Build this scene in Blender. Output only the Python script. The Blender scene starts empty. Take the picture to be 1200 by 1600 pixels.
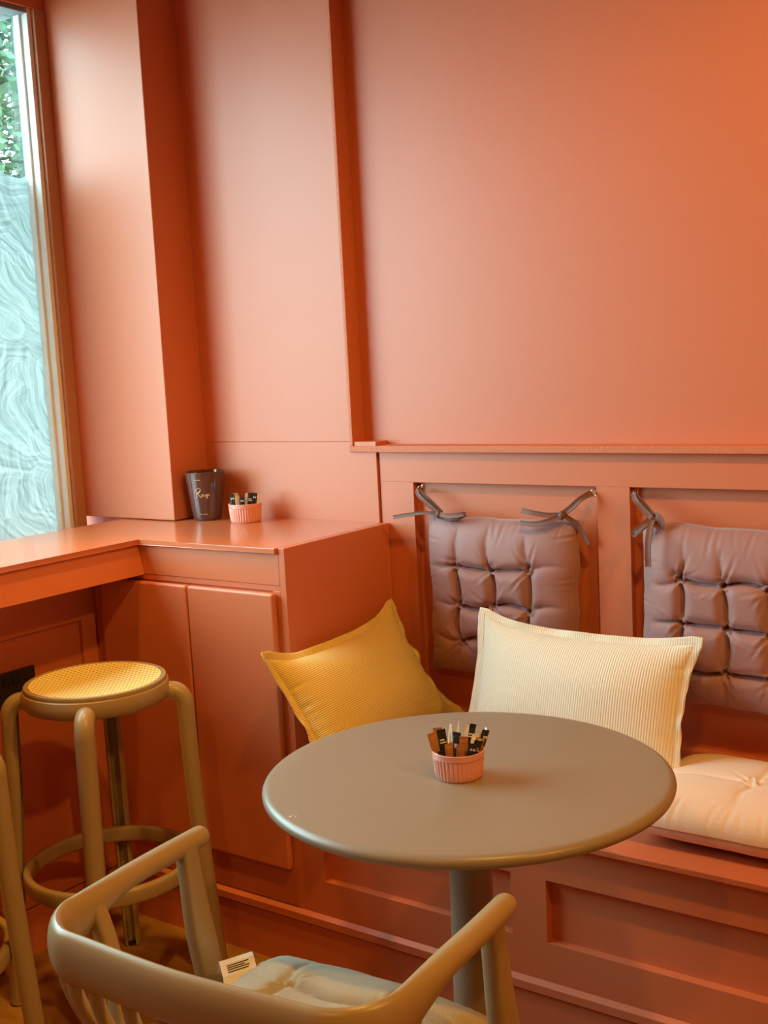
import bpy, bmesh, math, random
from mathutils import Vector, Matrix, noise

random.seed(7)
scene = bpy.context.scene
COL = scene.collection
PI = math.pi

# ------------------------------------------------------------------ camera
EYE = Vector((0.0, 0.0, 1.3963))
yaw, pitch, roll = math.radians(35.662), math.radians(7.362), math.radians(2.9006)
fw = Vector((-math.sin(yaw) * math.cos(pitch), math.cos(yaw) * math.cos(pitch), -math.sin(pitch)))
rt0 = Vector((math.cos(yaw), math.sin(yaw), 0))
up0 = rt0.cross(fw)
rt = math.cos(roll) * rt0 - math.sin(roll) * up0
up = math.sin(roll) * rt0 + math.cos(roll) * up0
cam_data = bpy.data.cameras.new('camera')
cam = bpy.data.objects.new('camera', cam_data)
COL.objects.link(cam)
cam.matrix_world = Matrix(((rt.x, up.x, -fw.x, EYE.x), (rt.y, up.y, -fw.y, EYE.y), (rt.z, up.z, -fw.z, EYE.z), (0, 0, 0, 1)))
cam_data.sensor_fit = 'HORIZONTAL'
cam_data.sensor_width = 36.0
cam_data.lens = 1820.0 / 1200.0 * 36.0
cam_data.clip_start = 0.02
scene.camera = cam

# ------------------------------------------------------------------ world, lights, exposure
world = bpy.data.worlds.new('overcast_sky')
scene.world = world
world.use_nodes = True
bg = world.node_tree.nodes['Background']
bg.inputs[0].default_value = (0.58, 0.88, 0.97, 1)
bg.inputs[1].default_value = 16.0

portal = bpy.data.lights.new('window_portal', 'AREA')
portal.shape = 'RECTANGLE'
portal.size = 2.06
portal.size_y = 1.46
portal.cycles.is_portal = True
po = bpy.data.objects.new('window_portal', portal)
COL.objects.link(po)
po.location = (-2.80, 1.18, 1.67)
po.rotation_euler = Vector((1, 0, 0)).to_track_quat('-Z', 'Y').to_euler()
po.rotation_euler = (PI / 2, 0, -PI / 2)

def downlight(x, y, power, cone=160, blend=0.5, size=0.05):
    l = bpy.data.lights.new('ceiling_downlight', 'SPOT')
    l.energy = power
    l.color = (1.0, 0.55, 0.11)
    l.spot_size = math.radians(cone)
    l.spot_blend = blend
    l.shadow_soft_size = size
    o = bpy.data.objects.new('ceiling_downlight', l)
    COL.objects.link(o)
    o.location = (x, y, 2.78)
    return o
downlight(-0.35, 1.10, 68)
downlight(1.05, 1.10, 84)
downlight(-0.35, -0.80, 34)
downlight(-1.90, 1.52, 85, cone=38, blend=0.6)

vs = scene.view_settings
vs.view_transform = 'Standard'
vs.look = 'None'
vs.gamma = 1.0
vs.use_curve_mapping = False
vs.exposure = 0.06

# ------------------------------------------------------------------ materials
def nt(name):
    m = bpy.data.materials.new(name)
    m.use_nodes = True
    n = m.node_tree
    return m, n, n.nodes['Principled BSDF']

def mat(name, col, rough=0.5, metal=0.0, spec=0.5, var=0.04, vscale=6.0, bump=0.0, bscale=200.0, sheen=0.0, coat=0.0):
    m, n, b = nt(name)
    b.inputs['Roughness'].default_value = rough
    b.inputs['Metallic'].default_value = metal
    b.inputs['Specular IOR Level'].default_value = spec
    if sheen:
        b.inputs['Sheen Weight'].default_value = sheen
        b.inputs['Sheen Roughness'].default_value = 0.4
    if coat:
        b.inputs['Coat Weight'].default_value = coat
        b.inputs['Coat Roughness'].default_value = 0.15
    tc = n.nodes.new('ShaderNodeTexCoord')
    nz = n.nodes.new('ShaderNodeTexNoise')
    nz.inputs['Scale'].default_value = vscale
    nz.inputs['Detail'].default_value = 4
    n.links.new(tc.outputs['Object'], nz.inputs['Vector'])
    mx = n.nodes.new('ShaderNodeMix')
    mx.data_type = 'RGBA'
    mx.inputs[6].default_value = (*[max(0, c * (1 - var)) for c in col], 1)
    mx.inputs[7].default_value = (*[min(1, c * (1 + var)) for c in col], 1)
    n.links.new(nz.outputs['Fac'], mx.inputs[0])
    n.links.new(mx.outputs[2], b.inputs['Base Color'])
    if bump:
        n2 = n.nodes.new('ShaderNodeTexNoise')
        n2.inputs['Scale'].default_value = bscale
        n2.inputs['Detail'].default_value = 3
        n.links.new(tc.outputs['Object'], n2.inputs['Vector'])
        bp = n.nodes.new('ShaderNodeBump')
        bp.inputs['Strength'].default_value = bump
        bp.inputs['Distance'].default_value = 0.002
        n.links.new(n2.outputs['Fac'], bp.inputs['Height'])
        n.links.new(bp.outputs[0], b.inputs['Normal'])
    return m

PAINT = (0.615, 0.160, 0.062)
M_paint = mat('terracotta_paint', PAINT, 0.44, spec=0.6, var=0.03, vscale=2.5, bump=0.12, bscale=260)
M_counter = mat('terracotta_counter_lacquer', PAINT, 0.20, spec=1.0, var=0.03, vscale=2.5)
M_joint = mat('terracotta_sawn_edge', PAINT, 0.6, var=0.12, vscale=60, bump=0.6, bscale=180)
M_ceiling = mat('ceiling_paint', (0.50, 0.22, 0.13), 0.7)
M_taupe = mat('taupe_plastic', (0.38, 0.255, 0.120), 0.33, var=0.03, vscale=5, bump=0.05, bscale=500)
M_table = mat('taupe_table_lacquer', (0.285, 0.208, 0.138), 0.36, var=0.03, vscale=3, bump=0.04, bscale=400)
M_brown = mat('mauve_brown_velvet', (0.36, 0.165, 0.150), 0.62, var=0.10, vscale=12, bump=0.25, bscale=300, sheen=0.35)
M_browncord = mat('brown_piping_cord', (0.40, 0.19, 0.15), 0.6)
M_tie = mat('dark_brown_tie', (0.20, 0.085, 0.070), 0.7, var=0.1, vscale=80)
M_peach = mat('peach_cotton', (0.88, 0.62, 0.46), 0.75, var=0.05, vscale=15, bump=0.35, bscale=260, sheen=0.2)
M_grey = mat('grey_linen', (0.46, 0.37, 0.26), 0.85, var=0.12, vscale=30, bump=0.5, bscale=350)
M_tag = mat('white_label_satin', (0.80, 0.70, 0.60), 0.6)
M_ink = mat('black_ink', (0.03, 0.02, 0.02), 0.6)
M_brass = mat('polished_brass', (0.85, 0.60, 0.22), 0.22, metal=1.0, var=0.02)
M_gold = mat('gold_foil', (0.80, 0.55, 0.28), 0.35, metal=0.6, var=0.02)
M_pinkcer = mat('pink_glazed_ceramic', (0.84, 0.35, 0.26), 0.22, var=0.03, coat=0.3)
M_blackp = mat('black_plastic', (0.018, 0.013, 0.010), 0.35)
M_hole = mat('socket_hole_black', (0.004, 0.003, 0.003), 0.6)
M_sblack = mat('sachet_black_paper', (0.018, 0.014, 0.012), 0.45)
M_swhite = mat('sachet_white_paper', (0.95, 0.94, 0.90), 0.5)
M_skraft = mat('sachet_amber_paper', (0.48, 0.19, 0.05), 0.5)
M_jamb = mat('faded_terracotta_frame_paint', (0.50, 0.23, 0.13), 0.5)
M_wframe = mat('white_window_frame', (0.86, 0.85, 0.80), 0.35, var=0.02)
M_gasket = mat('grey_gasket', (0.20, 0.22, 0.23), 0.6)
M_wax = mat('candle_wax', (0.55, 0.22, 0.16), 0.5)
M_steel = mat('steel_glide', (0.5, 0.45, 0.4), 0.35, metal=0.8)
M_ground = mat('grey_pavement', (0.32, 0.31, 0.28), 0.9, var=0.15)
M_bark = mat('tree_bark', (0.10, 0.07, 0.045), 0.9, var=0.3, vscale=20, bump=0.8, bscale=40)
M_cream = mat('cream_render', (0.72, 0.60, 0.42), 0.8)

def corduroy(name, col, axis=0, pitch=0.0052):
    m, n, b = nt(name)
    b.inputs['Roughness'].default_value = 0.8
    b.inputs['Sheen Weight'].default_value = 0.25
    uv = n.nodes.new('ShaderNodeUVMap')
    sp = n.nodes.new('ShaderNodeSeparateXYZ')
    n.links.new(uv.outputs[0], sp.inputs[0])
    mu = n.nodes.new('ShaderNodeMath'); mu.operation = 'MULTIPLY'
    mu.inputs[1].default_value = 2 * PI / pitch
    n.links.new(sp.outputs[axis], mu.inputs[0])
    si = n.nodes.new('ShaderNodeMath'); si.operation = 'SINE'
    n.links.new(mu.outputs[0], si.inputs[0])
    ma = n.nodes.new('ShaderNodeMath'); ma.operation = 'MULTIPLY_ADD'
    ma.inputs[1].default_value = 0.5; ma.inputs[2].default_value = 0.5
    n.links.new(si.outputs[0], ma.inputs[0])
    mx = n.nodes.new('ShaderNodeMix'); mx.data_type = 'RGBA'
    mx.inputs[6].default_value = (*[c * 0.84 for c in col], 1)
    mx.inputs[7].default_value = (*[min(1, c * 1.06) for c in col], 1)
    n.links.new(ma.outputs[0], mx.inputs[0])
    n.links.new(mx.outputs[2], b.inputs['Base Color'])
    bp = n.nodes.new('ShaderNodeBump')
    bp.inputs['Strength'].default_value = 0.5
    bp.inputs['Distance'].default_value = 0.0012
    n.links.new(ma.outputs[0], bp.inputs['Height'])
    n.links.new(bp.outputs[0], b.inputs['Normal'])
    return m
M_cord = corduroy('cream_corduroy', (0.88, 0.76, 0.60))
M_cord_warmlit = corduroy('cream_corduroy_warm_lit', (0.74, 0.52, 0.14), axis=1, pitch=0.0045)  # same cream cloth; the yellow of warm light is put into its colour
M_pillowback = mat('pale_pillow_lining', (0.62, 0.56, 0.46), 0.85, bump=0.3, bscale=300)

def cane_mat():
    m, n, b = nt('woven_cane')
    b.inputs['Roughness'].default_value = 0.5
    tc = n.nodes.new('ShaderNodeTexCoord')
    sp = n.nodes.new('ShaderNodeSeparateXYZ')
    n.links.new(tc.outputs['Object'], sp.inputs[0])
    P = 0.0118
    def sinof(sock, k, ph=0.0):
        a = n.nodes.new('ShaderNodeMath'); a.operation = 'MULTIPLY_ADD'
        a.inputs[1].default_value = k; a.inputs[2].default_value = ph
        n.links.new(sock, a.inputs[0])
        s = n.nodes.new('ShaderNodeMath'); s.operation = 'COSINE'
        n.links.new(a.outputs[0], s.inputs[0])
        return s.outputs[0]
    def mul(a, c):
        q = n.nodes.new('ShaderNodeMath'); q.operation = 'MULTIPLY'
        n.links.new(a, q.inputs[0]); n.links.new(c, q.inputs[1])
        return q.outputs[0]
    k = 2 * PI / P
    ad = n.nodes.new('ShaderNodeMath'); ad.operation = 'ADD'
    sb = n.nodes.new('ShaderNodeMath'); sb.operation = 'SUBTRACT'
    for q in (ad, sb):
        n.links.new(sp.outputs[0], q.inputs[0]); n.links.new(sp.outputs[1], q.inputs[1])
    h = mul(sinof(ad.outputs[0], k / 2), sinof(sb.outputs[0], k / 2))
    rp = n.nodes.new('ShaderNodeMapRange')
    rp.inputs[1].default_value = 0.45; rp.inputs[2].default_value = 0.7
    n.links.new(h, rp.inputs[0])
    mx = n.nodes.new('ShaderNodeMix'); mx.data_type = 'RGBA'
    mx.inputs[6].default_value = (0.86, 0.70, 0.26, 1)
    mx.inputs[7].default_value = (0.28, 0.12, 0.03, 1)
    n.links.new(rp.outputs[0], mx.inputs[0])
    n.links.new(mx.outputs[2], b.inputs['Base Color'])
    iv = n.nodes.new('ShaderNodeMath'); iv.operation = 'SUBTRACT'; iv.inputs[0].default_value = 1.0
    n.links.new(rp.outputs[0], iv.inputs[1])
    bp = n.nodes.new('ShaderNodeBump'); bp.inputs['Strength'].default_value = 0.6; bp.inputs['Distance'].default_value = 0.001
    n.links.new(iv.outputs[0], bp.inputs['Height'])
    n.links.new(bp.outputs[0], b.inputs['Normal'])
    return m
M_cane = cane_mat()

def floor_mat():
    m, n, b = nt('oak_floor')
    b.inputs['Roughness'].default_value = 0.45
    tc = n.nodes.new('ShaderNodeTexCoord')
    mp = n.nodes.new('ShaderNodeMapping')
    mp.inputs['Scale'].default_value = (3.0, 14.0, 1.0)
    n.links.new(tc.outputs['Object'], mp.inputs[0])
    nz = n.nodes.new('ShaderNodeTexNoise'); nz.inputs['Scale'].default_value = 2.0; nz.inputs['Detail'].default_value = 8
    nz.inputs['Distortion'].default_value = 0.8
    n.links.new(mp.outputs[0], nz.inputs['Vector'])
    cr = n.nodes.new('ShaderNodeValToRGB')
    cr.color_ramp.elements[0].position = 0.3; cr.color_ramp.elements[0].color = (0.28, 0.125, 0.022, 1)
    cr.color_ramp.elements[1].position = 0.75; cr.color_ramp.elements[1].color = (0.42, 0.21, 0.045, 1)
    n.links.new(nz.outputs['Fac'], cr.inputs[0])
    n.links.new(cr.outputs[0], b.inputs['Base Color'])
    return m
M_floor = floor_mat()

def glass_mat():
    m = bpy.data.materials.new('clear_window_glass'); m.use_nodes = True
    n = m.node_tree; n.nodes.clear()
    out = n.nodes.new('ShaderNodeOutputMaterial')
    tr = n.nodes.new('ShaderNodeBsdfTransparent'); tr.inputs[0].default_value = (0.90, 0.96, 0.95, 1)
    gl = n.nodes.new('ShaderNodeBsdfGlossy'); gl.inputs['Roughness'].default_value = 0.02
    mx = n.nodes.new('ShaderNodeMixShader'); mx.inputs[0].default_value = 0.06
    n.links.new(tr.outputs[0], mx.inputs[1]); n.links.new(gl.outputs[0], mx.inputs[2])
    n.links.new(mx.outputs[0], out.inputs[0])
    return m
M_glass = glass_mat()

def whitewash_mat():
    """White paint smeared over the pane in swirling strokes: thick where the brush left it, thin between."""
    m = bpy.data.materials.new('smeared_whitewash'); m.use_nodes = True
    n = m.node_tree; n.nodes.clear()
    out = n.nodes.new('ShaderNodeOutputMaterial')
    tc = n.nodes.new('ShaderNodeTexCoord')
    warp = n.nodes.new('ShaderNodeTexNoise'); warp.inputs['Scale'].default_value = 6.0; warp.inputs['Detail'].default_value = 2
    n.links.new(tc.outputs['Object'], warp.inputs['Vector'])
    va = n.nodes.new('ShaderNodeVectorMath'); va.operation = 'MULTIPLY_ADD'
    va.inputs[1].default_value = (0.0, 0.10, 0.10)
    n.links.new(warp.outputs['Color'], va.inputs[0]); n.links.new(tc.outputs['Object'], va.inputs[2])
    def strokes(scale, off, freq):
        vo = n.nodes.new('ShaderNodeTexVoronoi'); vo.feature = 'F1'
        vo.inputs['Scale'].default_value = scale
        n.links.new(va.outputs[0], vo.inputs['Vector'])
        ce = n.nodes.new('ShaderNodeVectorMath'); ce.operation = 'MULTIPLY_ADD'     # centre of the arm's swing for this patch
        ce.inputs[1].default_value = (0.0, off, off)
        n.links.new(vo.outputs['Color'], ce.inputs[0]); n.links.new(vo.outputs['Position'], ce.inputs[2])
        ds = n.nodes.new('ShaderNodeVectorMath'); ds.operation = 'DISTANCE'
        n.links.new(va.outputs[0], ds.inputs[0]); n.links.new(ce.outputs[0], ds.inputs[1])
        mm = n.nodes.new('ShaderNodeMath'); mm.operation = 'MULTIPLY'; mm.inputs[1].default_value = freq
        n.links.new(ds.outputs['Value'], mm.inputs[0])
        ns = n.nodes.new('ShaderNodeTexNoise'); ns.noise_dimensions = '4D'
        ns.inputs['Scale'].default_value = 4.0; ns.inputs['Detail'].default_value = 3.0; ns.inputs['Roughness'].default_value = 0.6
        n.links.new(tc.outputs['Object'], ns.inputs['Vector']); n.links.new(mm.outputs[0], ns.inputs['W'])
        return ns.outputs['Fac']
    s1, s2 = strokes(4.5, 0.30, 22.0), strokes(9.0, 0.16, 34.0)
    ad = n.nodes.new('ShaderNodeMath'); ad.operation = 'ADD'
    n.links.new(s1, ad.inputs[0]); n.links.new(s2, ad.inputs[1])
    mr = n.nodes.new('ShaderNodeMapRange')
    mr.inputs[1].default_value = 0.70; mr.inputs[2].default_value = 1.25
    n.links.new(ad.outputs[0], mr.inputs[0])
    cr = n.nodes.new('ShaderNodeValToRGB')          # coat thickness -> how much daylight it passes
    cr.color_ramp.elements[0].position = 0.0; cr.color_ramp.elements[0].color = (0.052, 0.074, 0.074, 1)
    cr.color_ramp.elements[1].position = 1.0; cr.color_ramp.elements[1].color = (0.215, 0.222, 0.210, 1)
    n.links.new(mr.outputs[0], cr.inputs[0])
    tl = n.nodes.new('ShaderNodeBsdfTranslucent')
    n.links.new(cr.outputs[0], tl.inputs[0])
    df = n.nodes.new('ShaderNodeBsdfDiffuse'); df.inputs[0].default_value = (0.75, 0.78, 0.76, 1)
    m1 = n.nodes.new('ShaderNodeMixShader'); m1.inputs[0].default_value = 0.22
    n.links.new(tl.outputs[0], m1.inputs[1]); n.links.new(df.outputs[0], m1.inputs[2])
    tr = n.nodes.new('ShaderNodeBsdfTransparent')
    m2 = n.nodes.new('ShaderNodeMixShader'); m2.inputs[0].default_value = 0.99
    n.links.new(tr.outputs[0], m2.inputs[1]); n.links.new(m1.outputs[0], m2.inputs[2])
    n.links.new(m2.outputs[0], out.inputs[0])
    return m
M_wash = whitewash_mat()

def leaf_mat():
    m, n, b = nt('tree_leaf')
    b.inputs['Roughness'].default_value = 0.5
    oi = n.nodes.new('ShaderNodeTexCoord')
    nz = n.nodes.new('ShaderNodeTexNoise'); nz.inputs['Scale'].default_value = 5.0
    n.links.new(oi.outputs['Object'], nz.inputs['Vector'])
    cr = n.nodes.new('ShaderNodeValToRGB')
    cr.color_ramp.elements[0].position = 0.35; cr.color_ramp.elements[0].color = (0.008, 0.030, 0.012, 1)
    cr.color_ramp.elements[1].position = 0.7; cr.color_ramp.elements[1].color = (0.05, 0.11, 0.04, 1)
    n.links.new(nz.outputs['Fac'], cr.inputs[0]); n.links.new(cr.outputs[0], b.inputs['Base Color'])
    b.inputs['Transmission Weight'].default_value = 0.0
    return m
M_leaf = leaf_mat()

def amber_mat():
    m, n, b = nt('smoked_amber_glass')
    b.inputs['Base Color'].default_value = (0.095, 0.036, 0.030, 1)
    b.inputs['Roughness'].default_value = 0.12
    b.inputs['Coat Weight'].default_value = 0.5
    return m
M_amber = amber_mat()
M_amberthin = None

# ------------------------------------------------------------------ helpers
def link(o, parent=None):
    COL.objects.link(o)
    if parent is not None:
        o.parent = parent
    return o

def tag(o, label=None, cat=None, group=None, kind=None):
    if label: o['label'] = label
    if cat: o['category'] = cat
    if group: o['group'] = group
    if kind: o['kind'] = kind
    return o

def empty(name, loc=(0, 0, 0), rz=0.0):
    o = bpy.data.objects.new(name, None)
    o.empty_display_size = 0.05
    COL.objects.link(o)
    o.location = loc
    o.rotation_euler = (0, 0, rz)
    return o

def mobj(name, verts, faces, m, parent=None, smooth=False, uvs=None):
    me = bpy.data.meshes.new(name)
    me.from_pydata([tuple(v) for v in verts], [], faces)
    if uvs is not None:
        ul = me.uv_layers.new(name='UVMap')
        for lp in me.loops:
            ul.data[lp.index].uv = uvs[lp.vertex_index]
    if smooth:
        me.polygons.foreach_set('use_smooth', [True] * len(me.polygons))
    bm = bmesh.new(); bm.from_mesh(me)
    bmesh.ops.recalc_face_normals(bm, faces=bm.faces)
    bm.to_mesh(me); bm.free()
    me.materials.append(m)
    return link(bpy.data.objects.new(name, me), parent)

def bmobj(name, bm, m, parent=None, smooth=False):
    me = bpy.data.meshes.new(name)
    bmesh.ops.recalc_face_normals(bm, faces=bm.faces)
    bm.to_mesh(me); bm.free()
    if smooth:
        me.polygons.foreach_set('use_smooth', [True] * len(me.polygons))
    me.materials.append(m)
    return link(bpy.data.objects.new(name, me), parent)

def box(name, x0, x1, y0, y1, z0, z1, m, parent=None, bev=0.0015, seg=2):
    bm = bmesh.new()
    bmesh.ops.create_cube(bm, size=1.0)
    for v in bm.verts:
        v.co = Vector(((x0 + x1) / 2 + v.co.x * (x1 - x0), (y0 + y1) / 2 + v.co.y * (y1 - y0), (z0 + z1) / 2 + v.co.z * (z1 - z0)))
    if bev > 0:
        bmesh.ops.bevel(bm, geom=bm.edges[:] , offset=bev, segments=seg, affect='EDGES', profile=0.5)
    return bmobj(name, bm, m, parent)

def prism(name, pts, fn, a0, a1, m, parent=None, bev=0.0):
    """2-D outline pts; fn(p, a) -> 3-D; extruded from a0 to a1."""
    n = len(pts)
    vs_ = [fn(p, a0) for p in pts] + [fn(p, a1) for p in pts]
    fs = [list(range(n))[::-1], list(range(n, 2 * n))] + [[i, (i + 1) % n, n + (i + 1) % n, n + i] for i in range(n)]
    bm = bmesh.new()
    bv = [bm.verts.new(v) for v in vs_]
    for f_ in fs:
        bm.faces.new([bv[i] for i in f_])
    if bev:
        bmesh.ops.bevel(bm, geom=bm.edges[:], offset=bev, segments=2, affect='EDGES', profile=0.5)
    return bmobj(name, bm, m, parent)

def lathe(name, prof, m, parent=None, seg=64, centre=(0, 0), rfun=None, smooth=True, close=True):
    vs_, fs = [], []
    n = len(prof)
    for i in range(seg):
        a = 2 * PI * i / seg
        for j, (r, z) in enumerate(prof):
            rr = r if rfun is None else rfun(r, z, a, j)
            vs_.append((centre[0] + rr * math.cos(a), centre[1] + rr * math.sin(a), z))
    for i in range(seg):
        k = (i + 1) % seg
        for j in range(n - 1):
            fs.append([i * n + j, k * n + j, k * n + j + 1, i * n + j + 1])
    if close:
        fs.append([i * n for i in range(seg)][::-1])
        fs.append([i * n + n - 1 for i in range(seg)])
    o = mobj(name, vs_, fs, m, parent, smooth)
    if smooth:
        autosmooth(o)
    return o

def autosmooth(o, ang=40):
    me = o.data
    bm = bmesh.new(); bm.from_mesh(me)
    lim = math.radians(ang)
    for e in bm.edges:
        if len(e.link_faces) == 2:
            e.smooth = e.calc_face_angle(0) < lim
    bm.to_mesh(me); bm.free()

def crom(pts, per=8, closed=False):
    """Catmull-Rom through pts."""
    P = [Vector(p) for p in pts]
    out = []
    n = len(P)
    rng = n if closed else n - 1
    for i in range(rng):
        p0 = P[(i - 1) % n] if (closed or i > 0) else P[0] * 2 - P[1]
        p1 = P[i]; p2 = P[(i + 1) % n]
        p3 = P[(i + 2) % n] if (closed or i < n - 2) else P[-1] * 2 - P[-2]
        for k in range(per):
            t = k / per
            out.append(0.5 * ((2 * p1) + (p2 - p0) * t + (2 * p0 - 5 * p1 + 4 * p2 - p3) * t * t + (3 * p1 - p0 - 3 * p2 + p3) * t ** 3))
    if not closed:
        out.append(P[-1])
    return out

def circ(r, n=12, ry=None):
    ry = r if ry is None else ry
    return [(r * math.cos(2 * PI * i / n), ry * math.sin(2 * PI * i / n)) for i in range(n)]

def sweep(name, path, sec, m, parent=None, ref=Vector((0, 0, 1)), closed=False, smooth=True, cap_round=False, ang=40):
    """sec: list of (a,b) or function(i, n)->list; a along side axis, b along 'up' axis built from ref (or function(i))."""
    path = [Vector(p) for p in path]
    n = len(path)
    rings = []
    for i, p in enumerate(path):
        if closed:
            t = path[(i + 1) % n] - path[i - 1]
        else:
            t = path[min(i + 1, n - 1)] - path[max(i - 1, 0)]
        t.normalize()
        rf = ref(i, n) if callable(ref) else ref
        side = t.cross(rf)
        if side.length < 1e-6:
            side = t.cross(Vector((1, 0, 0)))
        side.normalize()
        upv = side.cross(t).normalized()
        s = sec(i, n) if callable(sec) else sec
        rings.append((p, side, upv, t, s))
    if cap_round and not closed:
        p, side, upv, t, s = rings[-1]
        rad = max(abs(b) for a, b in s)
        for k in (1, 2, 3, 4):
            th = k / 4.3 * PI / 2
            rings.append((p + t * rad * math.sin(th), side, upv, t, [(a * math.cos(th), b * math.cos(th)) for a, b in s]))
        p, side, upv, t, s = rings[0]
        for k in (1, 2, 3, 4):
            th = k / 4.3 * PI / 2
            rings.insert(0, (p - t * rad * math.sin(th), side, upv, t, [(a * math.cos(th), b * math.cos(th)) for a, b in s]))
    vs_, fs = [], []
    ns = len(rings[0][4])
    for p, side, upv, t, s in rings:
        for a, b in s:
            vs_.append(p + side * a + upv * b)
    nr = len(rings)
    for i in range(nr if closed else nr - 1):
        k = (i + 1) % nr
        for j in range(ns):
            l = (j + 1) % ns
            fs.append([i * ns + j, i * ns + l, k * ns + l, k * ns + j])
    if not closed:
        fs.append(list(range(ns))[::-1])
        fs.append([(nr - 1) * ns + j for j in range(ns)])
    o = mobj(name, vs_, fs, m, parent, smooth)
    if smooth:
        autosmooth(o, ang)
    return o

def copy_tree(o, parent=None):
    c = o.copy(); COL.objects.link(c); c.parent = parent
    for ch in list(o.children):
        copy_tree(ch, c)
    return c

def sstep(a, b, x):
    t = max(0.0, min(1.0, (x - a) / (b - a)))
    return t * t * (3 - 2 * t)

# ------------------------------------------------------------------ key dimensions (metres)
YB = 2.35          # plane of the back-wall boards
YR = 2.398         # recessed orange wall above the wainscot
YF = 1.9465        # cabinet and bench front
XE = -1.6756       # right side of the corner cabinet
XC = -2.1353       # front edge of the window counter
XL = -2.318        # wall under the window counter
XP, YP = -2.286, 2.2127   # pier corner
XW = -2.6467       # window reveal
ZT = 0.995         # counter top
ZC = 2.85          # ceiling
XR, YN = 3.2, -3.6  # right wall, near wall
ZSEAT = 0.4606

# ------------------------------------------------------------------ setting
tag(box('floor', -3.0, XR + 0.1, YN - 0.1, 2.6, -0.06, 0.0, M_floor, bev=0), kind='structure')
tag(box('ceiling', -3.0, XR + 0.1, YN - 0.1, 2.6, ZC, ZC + 0.08, M_ceiling, bev=0), kind='structure')
tag(box('wall_right', XR, XR + 0.1, YN - 0.1, 2.6, 0, ZC, M_paint, bev=0), kind='structure')
tag(box('wall_near', -2.9, XR, YN - 0.1, YN, 0, ZC, M_paint, bev=0), kind='structure')

# back wall: recessed wall + proud boards + wainscot
X1L, X1R, X2L = -1.598, -1.109, -1.031
XST, XLR = -1.701, -1.779
wb = tag(box('wall_back', -2.724, XR, YR, YR + 0.1, 0, ZC, M_paint, bev=0), kind='structure')
YW = YB + 0.006     # wainscot frame plane (a hair behind the boards)
box('wall_board', XW, XLR, YB, YR, 1.199, ZC, M_paint, wb, 0.0012)
box('wall_board', XW, XST, YB, YR, 0.99, 1.1987, M_paint, wb, 0.0012)
# side of the recess: sawn edge strips of the board
box('edge_trim', XLR, XLR + 0.009, YB - 0.004, YR, 1.188, ZC, M_joint, wb, 0.001)
box('ledge_trim', XLR, XST - 0.0005, YB - 0.007, YR, 1.1735, 1.188, M_joint, wb, 0.0012)
box('ledge_trim', XST + 0.0005, XR, YB - 0.011, YR, 1.1735, 1.189, M_joint, wb, 0.0012)
# frame of the wainscot
PW, SW = X1R - X1L, X2L - X1R
box('wainscot_rail', XST + 0.004, XR, YW, YR, 1.0982, 1.1735, M_paint, wb, 0.0008)
box('wainscot_rail', XST + 0.004, XR, YW, YR, 0.44, 0.525, M_paint, wb, 0.0008)
box('wainscot_stile', XST + 0.004, X1L, YW, YR, 0.525, 1.0982, M_paint, wb, 0.0008)
x = X1L
k = 0
while x < XR - 0.1:
    x1 = min(x + PW, XR - 0.02)
    box('wainscot_panel', x, x1, YW + 0.021, YR, 0.525, 1.0982, M_paint, wb, 0)
    if x1 < XR - 0.05:
        box('wainscot_stile', x1, min(x1 + SW, XR), YW, YR, 0.525, 1.0982, M_paint, wb, 0.0008)
    x = x1 + SW
    k += 1
# baseboard behind bench is hidden; pier between window and back wall
pier = tag(box('wall_pier', -2.724, XP, YP, YR + 0.1, 0.997, ZC, M_paint, bev=0.0022), kind='structure')
box('pier_plinth', -2.722, XP - 0.02, YP + 0.045, YR + 0.09, 0.90, 0.997, M_paint, pier, 0.001)

# wall under the window, with sill, and lintel above
wl = tag(box('wall_left', -2.86, XL - 0.012, YN, 2.5, 0, 0.955, M_paint, bev=0), kind='structure')
box('lintel', -2.722, XW, YN, 2.5, 2.392, ZC, M_paint, wl, 0.001)
box('wall_end', -2.86, XW, YN, 0.16, 0.955, 2.392, M_paint, wl, 0.001)
# panelling below the counter (rails, stiles, panels)
for (z0, z1) in ((0.787, 0.955), (0.0, 0.20)):
    box('panelling_rail', XL - 0.012, XL, YN, YF, z0, z1, M_paint, wl, 0.0008)
ys = [1.895, 1.33, 1.25, 0.68, 0.60, 0.03, -0.05, -0.62, -0.70, -1.3]
box('panelling_stile', XL - 0.012, XL, 1.895, YF, 0.20, 0.787, M_paint, wl, 0.0008)
for i in range(1, len(ys) - 1, 2):
    box('panelling_stile', XL - 0.012, XL, ys[i + 1], ys[i], 0.20, 0.787, M_paint, wl, 0.0008)
box('panelling_stile', XL - 0.012, XL, YN, ys[-1], 0.20, 0.787, M_paint, wl, 0.0008)
prism('baseboard_cap', [(0, 0.121), (0.013, 0.124), (0.013, 0.142), (0.0, 0.149)], lambda p, a: (XL + p[0], a, p[1]), YN, YF - 0.001, M_paint, wl, 0.0008)
tag(prism('baseboard_left', [(0.001, 0.0), (0.006, 0.0), (0.006, 0.117), (0.001, 0.117)], lambda p, a: (XL + p[0], a, p[1]), YN, YF - 0.001, M_paint), kind='structure')

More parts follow.
